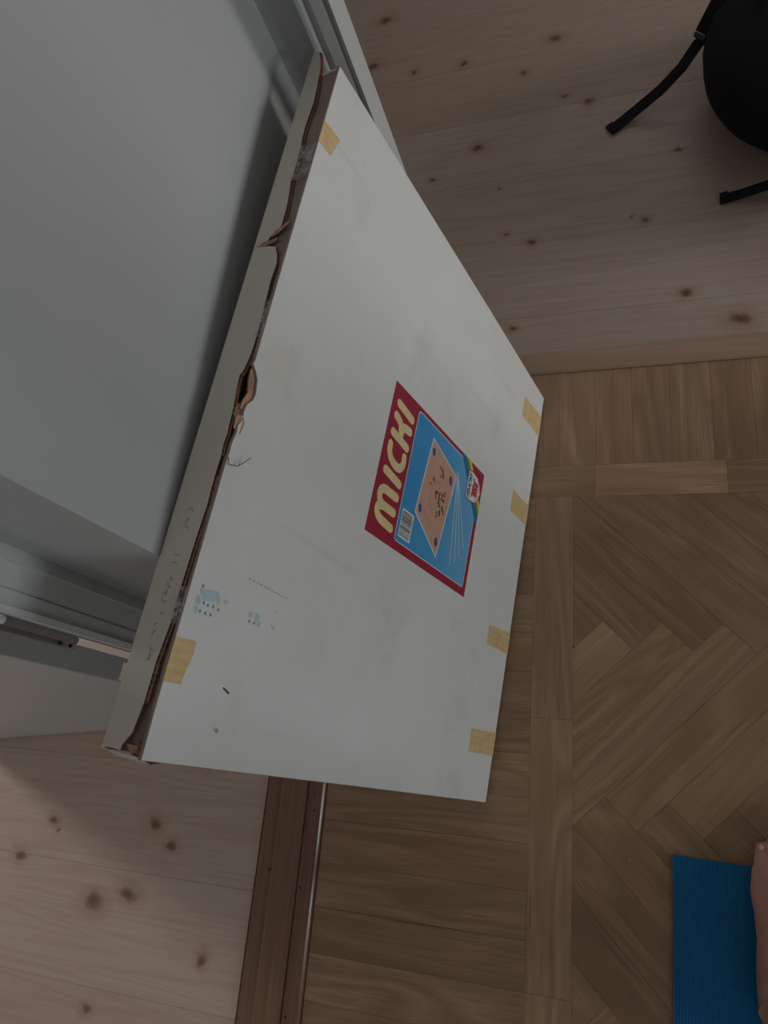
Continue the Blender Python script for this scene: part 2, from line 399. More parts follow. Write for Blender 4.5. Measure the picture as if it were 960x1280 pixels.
# straight boards outside the border
x = -.511 + .0
xs = [-.523, -.464, -.395, -.326, -.257, -.188, -.119, -.0515, .0165, .0855, .1565, .2265, .296, .366, .436, .506, .575, .645, .715, .785, .855, .95]
for a, b in zip(xs, xs[1:]): plank('parquet_board', rect(a, b, YB1, .795), H2, 'oak', floor_a)
ys = [-.85] + [-.152 + .0695 * k for k in range(-10, 10)]
ys = [y for y in ys if y < .50] + [YB0]
for a, b in zip(ys, ys[1:]): plank('parquet_board', rect(-.523, XB0, a, b), 0, 'oak', floor_a)
# pine boards
pws = [.8435, .9385] + [.9385 + .196 * k for k in range(1, 9)]
for i, (a, b) in enumerate(zip(pws, pws[1:])):
    x0, x1 = (-.30, .60) if i == 0 else (-1.4, 1.6)
    cuts = [x0, -.491, x1] if i == 3 else [x0, .75, x1] if i in (2, 5) else [x0, x1]
    for c0, c1 in zip(cuts, cuts[1:]): plank('pine_board', rect(c0, c1, a, b), 0, 'pineN', floor_b, .0005, own=False)
pws = [-.0185 + .1955 * k for k in range(-6, 4)]
for i, (a, b) in enumerate(zip(pws, pws[1:])):
    b2 = b
    if a < .135 < b: b2 = b
    plank('pine_board', rect(-1.9, -.6425 if b <= .135 else -.705, a, b2), 0, 'pineW', floor_c, .0005, own=False)
# thresholds
def extr_y(prof, y0, y1, name):
    n = len(prof); vs = [(x, y0, z) for x, z in prof] + [(x, y1, z) for x, z in prof]
    fs = [list(range(n)), list(range(n, 2 * n))] + [[i, (i + 1) % n, n + (i + 1) % n, n + i] for i in range(n)]
    return mesh(name, vs, fs)
def extr_x(prof, x0, x1, name):
    n = len(prof); vs = [(x0, y, z) for y, z in prof] + [(x1, y, z) for y, z in prof]
    fs = [list(range(n)), list(range(n, 2 * n))] + [[i, (i + 1) % n, n + (i + 1) % n, n + i] for i in range(n)]
    return mesh(name, vs, fs)
def rotz_obj(o, ang):        # object axes turned so that local X is the grain
    m = Matrix.Rotation(ang, 4, 'Z'); o.data.transform(m.inverted()); o.matrix_basis = m @ o.matrix_basis
tw = empty('threshold', 'dark brown wooden threshold with glossy quarter-round beading along the west doorway', 'threshold')
o = link('sill_board', extr_y([(-.6385, -.011), (-.6385, .0035), (-.6375, .005), (-.610, .0075), (-.6085, .0105), (-.6065, .0112), (-.6045, .0098), (-.603, .0098), (-.5585, .0098), (-.5565, .0082), (-.5565, -.011)], -.78, .118, 's'), 'threshold', tw); rotz_obj(o, H2)
arc = [(-.5535, .0003), (-.5535, .0120)] + [(-.5480 + .0235 * math.sin(t), .0003 + .0135 * math.cos(t)) for t in [0, .25, .5, .75, 1.0, 1.25, 1.45]] + [(-.5240, .0003)]
o = link('quarter_round', extr_y(arc, -.78, .118, 'q'), 'moulding', tw, 'glossy varnished quarter-round beading'); rotz_obj(o, H2)
for (y, px) in ((-.04, -.541), (-.07, -.538), (-.195, -.5475), (-.385, -.546), (-.175, -.612)):
    me = bpy.data.meshes.new('n'); bm = bmesh.new(); bmesh.ops.create_icosphere(bm, subdivisions=1, radius=.0022); bm.to_mesh(me); bm.free()
    zz = {-.541: .0131, -.538: .0125, -.5475: .0138, -.546: .0137, -.612: .0085}[px]
    link('nail_hole', me, 'dark', tw, mw=Matrix.Translation((px, y, zz)) @ Matrix.Scale(.35, 4, (0, 0, 1)))
tn = empty('threshold', 'pale brown wooden threshold strip between parquet and hall pine boards', 'threshold')
o = link('sill_board', extr_x([(.7955, -.011), (.7955, .002), (.799, .0055), (.808, .0078), (.8205, .0085), (.8335, .0075), (.8415, .0045), (.8428, .001), (.8428, -.011)], -.300, .5995, 's'), 'threshold_pale', tn)

# ------------------------------------------------------------------ walls
HC = 2.5
def wallp(name, polys, label=None):
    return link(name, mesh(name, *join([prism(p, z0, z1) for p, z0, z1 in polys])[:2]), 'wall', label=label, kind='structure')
PX, PY = -.4125, .1713
wallp('wall_west', [([(PX, PY), (-.394, .82), (-.555, .82), (-.555, PY)], 0, HC), ([(-.555, .135), (-.555, .848), (-.70, .848), (-.70, .135)], 0, HC),
                    (rect(-.70, -.575, -.79, .135), 2.06, HC), (rect(-.70, -.575, -2.6, -.79), -.012, HC)], 'white painted wall corner the cardboard box leans on')
wallp('wall_north', [(rect(-.555, -.305, .82, .848), 0, HC), (rect(-.305, .60, .82, .848), 2.06, HC), (rect(.60, 3.0, .82, .848), -.012, HC), (rect(-2.2, -.70, .82, .848), -.012, HC)], 'white wall with the doorway to the hall')
ewin = [(-.95, -.05, .40, 1.40), (1.4, 2.2, .60, 1.30)]
def holed(name, axis, c0, c1, u0, u1, holes):
    ps = []; cur = u0
    for (a, b, z0, z1) in sorted(holes):
        for (s, e, za, zb) in ((cur, a, -.012, HC), (a, b, -.012, z0), (a, b, z1, HC)):
            ps.append((rect(c0, c1, s, e) if axis == 'y' else rect(s, e, c0, c1), za, zb))
        cur = b
    ps.append((rect(c0, c1, cur, u1) if axis == 'y' else rect(cur, u1, c0, c1), -.012, HC))
    w_ = wallp(name, ps)
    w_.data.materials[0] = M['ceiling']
holed('wall_east', 'y', 3.01, 3.11, -2.6, 3.2, ewin)
holed('wall_far_west', 'y', -3.11, -3.01, -2.6, .82, [(.45, .80, .85, 1.75)]) if False else holed('wall_far_west', 'y', -3.11, -3.01, -2.6, .82, [(.1, .75, .85, 1.75)])
holed('wall_south', 'x', -2.7, -2.6, -3.0, 3.0, [(-2.4, -1.4, 1.0, 2.0), (.7, 2.1, .85, 2.15)])
holed('wall_hall_north', 'x', 3.2, 3.3, -2.2, 3.0, [(-.2, .8, 1.0, 2.0)])
holed('wall_hall_west', 'y', -2.3, -2.2, .848, 3.2, [])
link('ceiling', boxmesh('c', -3.1, 3.1, -2.7, 3.3, HC, HC + .05), 'ceiling', kind='structure')
def window(n, xw, a, b, z0, z1):
    e = empty('window_%d' % n, None, None); e['kind'] = 'structure'
    fr = [(rect(xw, xw + .06, a, a + .05), z0, z1), (rect(xw, xw + .06, b - .05, b), z0, z1), (rect(xw, xw + .06, a + .05, b - .05), z0, z0 + .05), (rect(xw, xw + .06, a + .05, b - .05), z1 - .05, z1), (rect(xw + .01, xw + .05, (a + b) / 2 - .02, (a + b) / 2 + .02), z0 + .05, z1 - .05)]
    link('window_frame', mesh('wf', *join([prism(p, q, r) for p, q, r in fr])[:2]), 'paint', e)
window(1, 3.03, *ewin[0]); window(2, 3.03, *ewin[1]); window(3, -3.10, .1, .75, .85, 1.75)

def extr_z(prof, z0, z1, name):
    vs, fs, mi = prism(prof, z0, z1); return mesh(name, vs, fs)
# hall doorway casing (stepped profile) + lining
link('trim_1', extr_z([(-.343, .8205), (-.343, .8085), (-.3415, .8045), (-.3385, .8010), (-.3345, .8010), (-.3325, .8040), (-.3315, .8095), (-.3250, .8095), (-.3240, .8040), (-.3225, .8025), (-.3100, .8025), (-.3088, .8045), (-.3080, .8085), (-.3020, .8085), (-.3010, .8020), (-.3005, .8000), (-.3005, .8480), (-.3200, .8480), (-.3200, .8205)], 0.0, 2.06, 't'),
     'paint', label='white stepped door casing on left of the hall doorway', kind='structure')
link('trim_2', extr_z([(.66, .8205), (.66, .805), (.61, .800), (.600, .8015), (.600, .848), (.607, .848), (.607, .8205)], 0.0, 2.06, 't'), 'paint', kind='structure')
# west doorway casing, profile along y, facing east
link('trim_3', extr_z([(-.5555, .1708), (-.5545, .1700), (-.5520, .1640), (-.5500, .1575), (-.5500, .1570), (-.5530, .1560), (-.5530, .1330), (-.5540, .1320), (-.5510, .1308), (-.5510, .1170), (-.5465, .1155), (-.5500, .1095), (-.5550, .1088), (-.5750, .1135), (-.5750, .1290), (-.6150, .1290), (-.6150, .1345), (-.5555, .1345)], 0.0, 2.06, 't'),
     'paint', label='white stepped casing of the west doorway behind the box', kind='structure')
link('trim_4', boxmesh('t', -.62, -.575, -.79, -.775, 0, 2.06, .002), 'paint', kind='structure')
v, f_, m_ = tube([(-.3945, .8195, 0), (-.3945, .8195, 2.4)], .0028, 8)
link('trim_5', mesh('t', v, f_, None, True), 'paint', label='thin caulk bead in the wall corner', kind='structure')
# the open door
dm = Matrix.Translation((-.643, .0831, 0)) @ Matrix.Rotation(math.atan2(-.1312, -.9914), 4, 'Z')
door = empty('door_1', 'white painted door standing open over the pine boards, left of the box', None, dm); door['kind'] = 'structure'
link('door_leaf', boxmesh('d', 0, .74, -.0335, 0, .006, 2.0, .0016), 'paint', door)
link('hinge', mesh('h', *join([prism(rect(-.0012, 0.0005, -.0333, -.0255), .572, .70), tube([(-.0106, -.0343, .585), (-.0106, -.0343, .70)], .0052, 12)])[:2]), 'steel', door, 'zinc hinge plate with dark screws')
for z in (.582, .600):
    vs, fs, mi = tube([(-.0008, -.0295, z), (-.0022, -.0295, z)], .0026, 10); link('screw', mesh('s', vs, fs), 'dark', door)
hv = join([tube([(.68, .0, 1.0), (.68, .05, 1.0)], .009, 12), tube([(.685, .05, 1.0), (.57, .05, 1.0)], .009, 12)])
link('door_handle', mesh('hn', hv[0], hv[1]), 'steel', door)

# ------------------------------------------------------------------ cardboard box
BW, BS, BT = .7668, .7714, .0495
bx = V((0.10864173664512679, 0.9940809690657653, 0)); by = V((-0.19436395106011706, 0.021241767865473115, 0.9806994655990436)); by = (by - bx * by.dot(bx)).normalized(); bz = bx.cross(by)
B0 = V((-0.2324418592449207, -0.027788878607668648, 0.0101))
bm_ = Matrix(((bx.x, by.x, bz.x, B0.x), (bx.y, by.y, bz.y, B0.y), (bx.z, by.z, bz.z, B0.z), (0, 0, 0, 1)))
box = empty('cardboard_box', 'large flat white cardboard box with crimson sticker leaning on white wall corner', 'box', bm_)
# local frame: x = along the front to the north, y = up the front, z = out of the front (front face at z=0)
T = .0035
def strip(pts, thick, name, mats, parent=None, label=None):
    """pts: list of (x, z_front, z_back, y_front, y_back) ; sheet with thickness downwards (-y)"""
    vs = []; fs = []; mi = []
    for (x, zf, zb, yf, yb) in pts: vs += [(x, yf, zf), (x, yb, zb), (x, yb - thick, zb), (x, yf - thick, zf)]
    n = len(pts)
    for i in range(n - 1):
        a = i * 4; b = a + 4
        fs += [[a, a + 1, b + 1, b], [a + 1, a + 2, b + 2, b + 1], [a + 2, a + 3, b + 3, b + 2], [a + 3, a, b, b + 3]]; mi += [0, 1, 1, 1]
    fs += [[0, 1, 2, 3], [4 * n - 4, 4 * n - 3, 4 * n - 2, 4 * n - 1]]; mi += [1, 1]
    return link(name, mesh(name, vs, fs, mi), mats, parent or box, label)
# front panel, torn along its top edge
top_e = [(0, .7705), (.04, .7712), (.10, .7716), (.2774, .7718), (.283, .7705), (.292, .7712), (.3057, .7690), (.312, .7700), (.3205, .7660), (.329, .7672), (.3371, .7660), (.345, .7600), (.352, .7585), (.3665, .7618), (.372, .7660), (.3782, .7730), (.3832, .7716), (.50, .7718), (.62, .7716), (BW, .7718)]
fp = [(0.001, 0), (.2, -.0006), (.33, .0004), (.5, -.0002), (BW, 0), (BW + .003, .3), (BW + .0035, .6)] + [(x + .0045 if x > .7 else x + (.004 if x == 0 else 0), y) for x, y in top_e[::-1]] + [(.003, .4)]
vs, fs, mi = prism(fp, -T, 0, .0006, 0, 1)
link('front_panel', mesh('fp', vs, fs, mi), ['front', 'inside'], box)
vs, fs, mi = prism([(.003, 0), (BW, 0), (BW + .012, BS), (.006, BS)], -BT, -BT + T); link('back_panel', mesh('bp', vs, fs, mi), ['flap'], box)
vs, fs, mi = prism([(0.0, 0.0005), (BW, .0005), (BW, T), (0, T)], -BT + T, -T); link('bottom_panel', mesh('bp', vs, fs), ['flap'], box)
vs, fs, mi = prism([(.004, T), (.0075, T), (.0115, BS - .012), (.008, BS - .012)], -BT + T, -T); link('side_panel', mesh('sp', vs, fs), ['flap'], box)
vs, fs, mi = prism([(BW - T, T), (BW, T), (BW + .008, BS - .003), (BW + .0045, BS - .003)], -BT + T, -T); link('side_panel', mesh('sp', vs, fs), ['flap'], box)
strip([(.0036, -.006, -BT + .004, BS - .030, BS - .030), (.0012, -.005, -BT + .002, BS - .016, BS - .016), (.0060, -.004, -BT + .0015, BS - .003, BS - .003)], .002, 'end_flap', ['endgrey', 'kraft'])
# inner glued flap seen through the gap; split by the hole
Y0 = BS - .0048
strip([(.012, -T, -.030, Y0 - .004, Y0), (.15, -T, -.032, Y0, Y0), (.275, -T, -.03, Y0, Y0), (.288, -.012, -.03, Y0, Y0), (.30, -.0195, -.032, Y0, Y0 - .001)], .0022, 'inner_flap', ['inside', 'kraft'])
strip([(.378, -.02, -.032, Y0 - .002, Y0), (.392, -.010, -.03, Y0, Y0), (.40, -T, -.03, Y0, Y0), (.60, -T, -.032, Y0, Y0), (.70, -T, -.034, Y0 - .001, Y0), (BW + .004, -T, -.042, Y0 + .002, Y0)], .0022, 'inner_flap', ['inside', 'kraft'])
# the long top flap, hinged on the back panel; free edge is wavy, torn at x=.535
edge = [(.0080, .0262), (.0122, .0264), (.0234, .0184), (.0487, .0150), (.0847, .0150), (.1194, .0112), (.1495, .0116), (.1948, .0104), (.2301, .0085), (.2607, .0097), (.2805, .0090), (.292, .0104), (.3029, .0094), (.3126, .0104), (.328, .0110), (.3415, .0126), (.354, .0150), (.3680, .0156), (.3720, .0128), (.3810, .0104), (.3920, .0086), (.4024, .0082), (.4304, .0081), (.4562, .0100), (.4794, .0110), (.5000, .0098), (.5120, .0130), (.5233, .0187)]
def flap_part(edge, lift=None):
    pts = []
    for (x, z) in edge:
        l = lift(x) if lift else 0
        pts.append((x, -z, -BT, BS - .0004 + l, BS))
    return pts
strip(flap_part(edge + [(.5262, .0300), (.5275, .0430)]), .0024, 'top_flap', ['flap', 'edge'], label='long cream top flap with brown torn edge')
edge2 = [(.5285, .0450), (.5350, .0350), (.5420, .0250), (.5509, .0188), (.5727, .0190), (.5894, .0208), (.6107, .0240), (.6332, .0235), (.6623, .0251), (.6829, .0272), (.7027, .0268), (.7266, .0253), (.7500, .0272), (.7801, .0309), (.8017, .0369), (.8130, .0420), (.8180, .0470)]
strip(flap_part(edge2, lambda x: -(.0015 if x < .54 else 0)), .0024, 'top_flap', ['flap', 'edge'], label='short cream top flap curling up at its end')
# brown raw liners of flap edges (second board layer)
strip([(x, -z + .0020, -z - .004, BS - .0030, BS - .0030) for x, z in edge[3:10]], .0020, 'liner', ['kraftlight', 'edge'])
strip([(x, -z + .0014, -z - .004, BS - .0030, BS - .0030) for x, z in edge[10:24]], .0020, 'liner', ['kraftlight', 'edge'])
strip([(x, -z + .0024, -z - .004, BS - .0027, BS - .0027) for x, z in edge2[3:-1]], .0022, 'liner', ['kraft', 'edge'])
# torn layers at the hole and at the split
def flake(poly, z0, z1, mats, name='torn_layer', rot=None):
    vs, fs, mi = prism(poly, z0, z1, 0, 0, 1); me = mesh(name, vs, fs, mi)
    if rot is not None: me.transform(rot)
    return link(name, me, mats, box, 'brown torn cardboard layer')
flake([(.329, .7655), (.337, .7635), (.345, .7585), (.353, .7575), (.3665, .7605), (.3745, .7665), (.3745, .7705), (.362, .7695), (.35, .766), (.34, .7695), (.331, .770)], -T - .0015, -T + .0002, ['kraftlight', 'edge'])
fl = lambda x, y, z, ax, d: Matrix.Translation((x, y, z)) @ Matrix.Rotation(math.radians(d), 4, ax)
flake([(0, 0), (.012, -.002), (.020, .002), (.016, .009), (.004, .008)], 0, .0012, ['kraftlight', 'edge'], rot=fl(.305, .7640, -.0008, 'X', -20))
flake([(0, 0), (.010, -.003), (.021, .001), (.018, .006), (.006, .007)], 0, .0010, ['kraftlight', 'kraft'], rot=fl(.318, .7660, -.0042, 'X', -60))
flake([(0, 0), (.006, -.003), (.026, -.002), (.027, .002), (.007, .004)], 0, .0012, ['kraftlight', 'edge'], rot=Matrix.Translation((.5275, BS - .0015, -.045)) @ Matrix.Rotation(math.radians(-78), 4, 'Y') @ Matrix.Rotation(math.radians(-90), 4, 'X'))
flake([(0, 0), (.012, -.002), (.028, .001), (.027, .005), (.010, .004)], 0, .0012, ['kraftlight', 'edge'], rot=Matrix.Translation((.5365, BS - .001, -.031)) @ Matrix.Rotation(math.radians(-60), 4, 'Y') @ Matrix.Rotation(math.radians(-90), 4, 'X'))
# crushed corner of the lower left
flake([(.004, .757), (.006, .7705), (.020, .7708), (.012, .766)], -.0075, -T, ['kraft', 'edge'])
strip([(.0035, -.0035, -.012, BS - .011, BS - .009), (.0085, -.003, -.020, BS - .004, BS - .004), (.014, -.0035, -.024, BS - .003, BS - .003)], .002, 'torn_layer', ['kraftlight', 'kraft'])
# hanging paper fibre
vs, fs, mi = tube([(.2800, .7725, -.001), (.2768, .7700, .0012), (.2720, .7715, .0030), (.2712, .7690, .0038), (.2738, .7600, .0045), (.2800, .7552, .0070), (.2862, .7515, .0100)], .0005, 5)
v2 = tube([(.2738, .7600, .0045), (.2790, .7590, .0060)], .0004, 5); jj = join([(vs, fs, mi), v2])
link('paper_fibre', mesh('pf', jj[0], jj[1]), ['kraft'], box)
# masking tape
def tape_piece(poly, z=.0, wrap=None):
    vs, fs, mi = prism(poly, z + .00012, z + .0004, 0)
    parts = [(vs, fs, mi)]
    if wrap: parts.append(wrap)
    j = join(parts); return link('tape_strip', mesh('ts', j[0], j[1]), ['tape'], box)
def cubewrap(x0, x1, y0, y1, z0, z1): return prism([(x0, y0), (x1, y0), (x1, y1), (x0, y1)], z0, z1)
tape_piece([(.6944 - .004, .7718), (.693, .7432), (.6915, .7400), (.664, .7470), (.6625, .7500), (.6615, .7718)], wrap=cubewrap(.6625, .690, .7712, .7716, -.003, .0003))
tape_piece([(.1075, .7716), (.1090, .7470), (.1060, .7455), (.0905, .7462), (.0855, .7482), (.0760, .7500), (.0700, .7502), (.0690, .7716)])
for (a0, a1, h0, sk) in ((.6795, .7215, .0965, .004), (.4935, .5335, .0855, -.001), (.2490, .2860, .0985, .0045), (.0740, .1125, .1055, .002)):
    tape_piece([(a0 + .002, -.0006), (a1 + .003, -.0006), (a1 - .001, h0 * .5), (a1 - sk, h0), (a0 - .0005, h0 - .001), (a0 + .001, h0 * .55)], wrap=cubewrap(a0 + .002, a1 + .003, -.0008, -.0004, -.02, .0003))
vs, fs, mi = prism([(0, 0), (.016, 0), (.017, .007), (.001, .0065)], 0, .0004); me = mesh('ts', vs, fs); me.transform(Matrix.Translation((.062, BS - .0012, -BT + .0015)) @ Matrix.Rotation(math.radians(-90), 4, 'X'))
me.transform(Matrix.Translation((0, 0, 0))); link('paper_scrap', me, ['flap'], box)
# crumpled clear tape over the gap
def wrinkled(x0, x1, zs, name='clear_tape'):
    rnd = random.Random(3); vs = []; nx, ny = 12, len(zs)
    for i in range(nx + 1):
        for (z, y) in zs: vs.append((x0 + (x1 - x0) * i / nx, y + rnd.uniform(-.0005, .0007), z))
    fs = [[i * ny + k, i * ny + k + 1, (i + 1) * ny + k + 1, (i + 1) * ny + k] for i in range(nx) for k in range(ny - 1)]
    return link(name, mesh(name, vs, fs), ['clear'], box, 'crumpled shiny clear tape')
wrinkled(.612, .660, [(-.0255, BS + .0008), (-.020, BS + .0004), (-.013, BS - .0015), (-.006, BS - .0005), (-.001, BS + .0008)])
wrinkled(.410, .452, [(-.010, BS + .0012), (-.006, BS - .0002), (-.003, BS + .0008), (.0004, BS + .0010)])
wrinkled(.118, .152, [(-.014, BS + .0010), (-.007, BS - .0008), (-.002, BS + .0008), (.0009, BS + .0008)])
vs = []; 
vs, fs, mi = prism([(.116, .7705), (.156, .7705), (.150, .735), (.125, .715), (.108, .73)], .0001, .0003); 
# printed sheets -----------------------------------------------------------
def flat(polys, z, name, mat, parent, label=None, th=.00006, union=True):
    if len(polys) == 1 or not union: j = join([prism(p, z, z + th) for p in polys]); return link(name, mesh(name, j[0], j[1]), mat, parent, label)
    vs = []; fs = []                     # overlapping outlines become one flat sheet
    for p in polys:
        if area2(p) < 0: p = p[::-1]
        fs.append(list(range(len(vs), len(vs) + len(p)))); vs += [V((q[0] * 1000, q[1] * 1000)) for q in p]
    r_ = mathutils.geometry.delaunay_2d_cdt(vs, [], fs, 1, 1e-4)
    me = bpy.data.meshes.new(name); me.from_pydata([(v.x / 1000, v.y / 1000, z + th) for v in r_[0]], [], r_[2])
    return link(name, me, mat, parent, label)
def capsule(a, b, r, k=8):
    a, b = V(a), V(b); d = (b - a); an = math.atan2(d.y, d.x); pts = []
    for i in range(k + 1): t = an + math.pi / 2 + math.pi * i / k; pts.append((a.x + r * math.cos(t), a.y + r * math.sin(t)))
    for i in range(k + 1): t = an - math.pi / 2 + math.pi * i / k; pts.append((b.x + r * math.cos(t), b.y + r * math.sin(t)))
    return pts
def rrect(x0, x1, y0, y1, r, k=5):
    pts = []
    for cx, cy, s in ((x1 - r, y0 + r, -H2), (x1 - r, y1 - r, 0), (x0 + r, y1 - r, H2), (x0 + r, y0 + r, math.pi)):
        for i in range(k + 1): t = s + H2 * i / k; pts.append((cx + r * math.cos(t), cy + r * math.sin(t)))
    return pts
def strokes(paths, r):
    out = []
    for p in paths:
        for a, b in zip(p, p[1:]): out.append(capsule(a, b, r))
    return out
def ell(cx, cy, rx, ry, an=0, k=14): return [(cx + rx * math.cos(t) * math.cos(an) - ry * math.sin(t) * math.sin(an), cy + rx * math.cos(t) * math.sin(an) + ry * math.sin(t) * math.cos(an)) for t in [2 * math.pi * i / k for i in range(k)]]
SX0, SX1, SY0, SY1 = .2965, .5040, .2155, .5235
SZ = .0001
sticker = flat([[(SX0, SY0), (SX1, SY0), (SX1, SY1), (SX0, SY1)]], SZ, 'label_sticker', 'crimson', box, 'crimson sticker reading MICKI over a picture of a board game', .0002)
z = SZ + .0002
def spline(pts, n=6):
    out = []; P = [V(pts[0])] + [V(p) for p in pts] + [V(pts[-1])]
    for i in range(1, len(P) - 2):
        for k in range(n):
            t = k / n; a, b, c, d = P[i - 1], P[i], P[i + 1], P[i + 2]
            out.append(.5 * ((2 * b) + (c - a) * t + (2 * a - 5 * b + 4 * c - d) * t * t + (3 * b - a - 3 * c + d) * t ** 3))
    out.append(P[-2]); return out
lr = .0060
letters = {'M': [[(.3188, .4660), (.3205, .4850), (.3222, .4965), (.3268, .5045), (.3340, .5065), (.3385, .5000), (.3400, .4900), (.3400, .4665)], [(.3395, .4940), (.3430, .5030), (.3500, .5075), (.3570, .5060), (.3610, .4980), (.3612, .4850), (.3610, .4665)]],
           'I': [[(.3848, .5060), (.3800, .4668)]],
           'C': [[(.4205, .5068), (.4120, .5060), (.4035, .4985), (.3990, .4850), (.4005, .4735), (.4090, .4672), (.4185, .4680)]],
           'K': [[(.4378, .5070), (.4332, .4663)], [(.4615, .5070), (.4560, .4930), (.4400, .4868)], [(.4440, .4872), (.4545, .4840), (.4570, .4665)]],
           'I2': [[(.4797, .5058), (.4748, .4672)]]}
for k_, ps in letters.items():
    # wide strokes of bubble lettering
    flat(strokes([spline([(x, y) for x, y in p]) if len(p) > 2 else [(x, y) for x, y in p] for p in ps], lr), z, 'letter', 'cream', sticker)
flat([rrect(.3085, .4980, .2265, .4535, .006)], z, 'picture_border', 'whitep', sticker)
pic = flat([rrect(.3097, .4968, .2277, .4523, .005)], z + .00008, 'picture_panel', 'blue', sticker)
z2 = z + .00016
flat([[(.4816, .4010), (.4594, .3100), (.3233, .3312), (.3631, .4143)]], z2, 'board_picture', 'whitep', sticker)
flat([[(.4795, .3990), (.4582, .3130), (.3262, .3328), (.3645, .4120)]], z2 + .00007, 'board_picture', 'boardpink', sticker)
z3 = z2 + .00014
for px_, py_, k_ in ((.4630, .3925, .95), (.4458, .3275, 1.08), (.3727, .4020, .93), (.3448, .3395, 1.05)):
    flat([ell(px_, py_, .0065 * k_, .0045 * k_, .3)], z3, 'pocket_picture', 'navy', sticker)
    flat([ell(px_, py_, .0036 * k_, .0020 * k_, .3)], z3 + .00007, 'pocket_rim_picture', 'rb', sticker)
G = [(.4492, .3578), (.4442, .3548), (.441, .3525), (.4125, .3623), (.4134, .3537), (.4149, .3451), (.4087, .3449), (.4064, .3531), (.4004, .3528), (.3967, .3491), (.3975, .3403), (.3944, .3367), (.3892, .3447), (.3852, .3444), (.4082, .3386), (.4104, .3659)]
Rr = [(.45, .3654), (.4386, .3603), (.4272, .3795), (.4255, .3775), (.4162, .3859), (.4209, .3382), (.4074, .3656), (.4043, .3634), (.3852, .3525), (.3792, .3523), (.4074, .3457), (.3904, .3337), (.4164, .3388), (.41, .3545)]
for x, y in G: flat([ell(x, y, .0030, .0026)], z3 + .00004, 'piece_picture', 'green', sticker)
for x, y in Rr: flat([ell(x, y, .0025, .0021)], z3 + .00008, 'piece_picture', 'red', sticker)
cir = ell(.4055, .3675, .0225, .0125, -.1, 36)
flat([capsule(cir[i], cir[(i + 1) % 36], .0003, 3) for i in range(36)] + [capsule((.455, .3905), (.4509, .3690), .0003, 3), capsule((.4441, .3431), (.4341, .3318), .0003, 3), capsule((.3763, .3931), (.3580, .3578), .0003, 3)], z3 + .00001, 'line_picture', 'line', sticker, union=False)['kind'] = 'stuff'
for a, b in (((.4677, .3089), (.3276, .2834)), ((.4663, .3073), (.3364, .2689)), ((.4646, .3061), (.3486, .2574)), ((.4629, .305), (.3651, .2463))): flat([capsule(a, b, .0009, 4)], z2, 'cue_picture', 'cue', sticker)
# bar code
flat([rrect(.3165, .3560, .4125, .4455, .001)], z2, 'barcode', 'whitep', sticker)
rb = random.Random(5); bars = []; xx = .319
while xx < .3535:
    wd = rb.choice([.0005, .0008, .0012, .0016]); bars.append(rect(xx, min(xx + wd, .3540), .4165, .4440)); xx += wd + rb.choice([.0006, .0008, .0012])
flat(bars, z2 + .00007, 'barcode_bars', 'black', sticker)['kind'] = 'stuff'
flat([rect(.3215 + .0022 * i, .3225 + .0022 * i, .4138, .4153) for i in range(13)], z2 + .00007, 'barcode_digits', 'black', sticker)['kind'] = 'stuff'
flat([capsule((.3165 + .0033 * i, .2335), (.3182 + .0033 * i, .2335), .0004, 3) for i in range(8)], z2 + .00007, 'small_print', 'txtblue', sticker)['kind'] = 'stuff'
# diagonal stripes over the lower right corner
def band(s0, s1):
    p = [(SX0, SY0), (SX1, SY0), (SX1, SY1), (SX0, SY1)]; p = clip(p, -1, 1, -s0); return clip(p, 1, -1, s1)
for s0, s1, m_ in ((.1965, .2125, 'rb'), (.2125, .2235, 'rg'), (.2235, .2345, 'ry'), (.2345, .5, 'crimson')):
    flat([band(s0, s1)], z2 + .0001, 'stripe', m_, sticker)
zb = z2 + .00018
def shield(d): # U shield, flat top up, long axis along x
    cx, cy = .4672, .2475; base = [(.4462, .2710), (.4880, .2712), (.4905, .2560), (.4875, .2370), (.4790, .2265), (.4670, .2215), (.4560, .2260), (.4470, .2350), (.4440, .2540)]
    return [(cx + (x - cx) * d, cy + (y - cy) * d) for x, y in base]
flat([shield(1.07)], zb, 'badge', 'crimson', sticker); flat([shield(1.0)], zb + .00007, 'badge', 'whitep', sticker)
flat([ell(.4675, .2425, .0125, .0105), ell(.4800, .2500, .0035, .0030), ell(.4560, .2505, .0045, .0028, .3), ell(.4590, .2345, .003, .004, .4), ell(.4765, .2350, .003, .0035)], zb + .00014, 'badge_emblem', 'figred', sticker)
flat([ell(.4700, .2450, .0032, .0006, .5), ell(.4650, .2405, .0005, .0022, .2), ell(.4720, .2405, .0009, .0009)], zb + .00021, 'badge_emblem', 'whitep', sticker)
ring = [(.4672 + .0175 * math.cos(t), .2425 + .0165 * math.sin(t)) for t in [math.radians(d) for d in range(195, 350, 9)]]
flat([capsule(ring[i], ring[i + 1], .0007, 3) for i in range(0, len(ring) - 1, 2)], zb + .00014, 'badge_lettering', 'line', sticker)['kind'] = 'stuff'
s_ = .155; ox, oy = .4480, .2588
mini = [[((x - .3188) * .225 + ox, (y - .4660) * .215 + oy) for x, y in (spline(p, 3) if len(p) > 2 else p)] for k_, ps in letters.items() for p in ps]
mini = [[(x + (y - oy) * .12, y) for x, y in p] for p in mini]
flat(strokes(mini, .0014), zb + .00021, 'badge_lettering', 'txtblue', sticker)['kind'] = 'stuff'
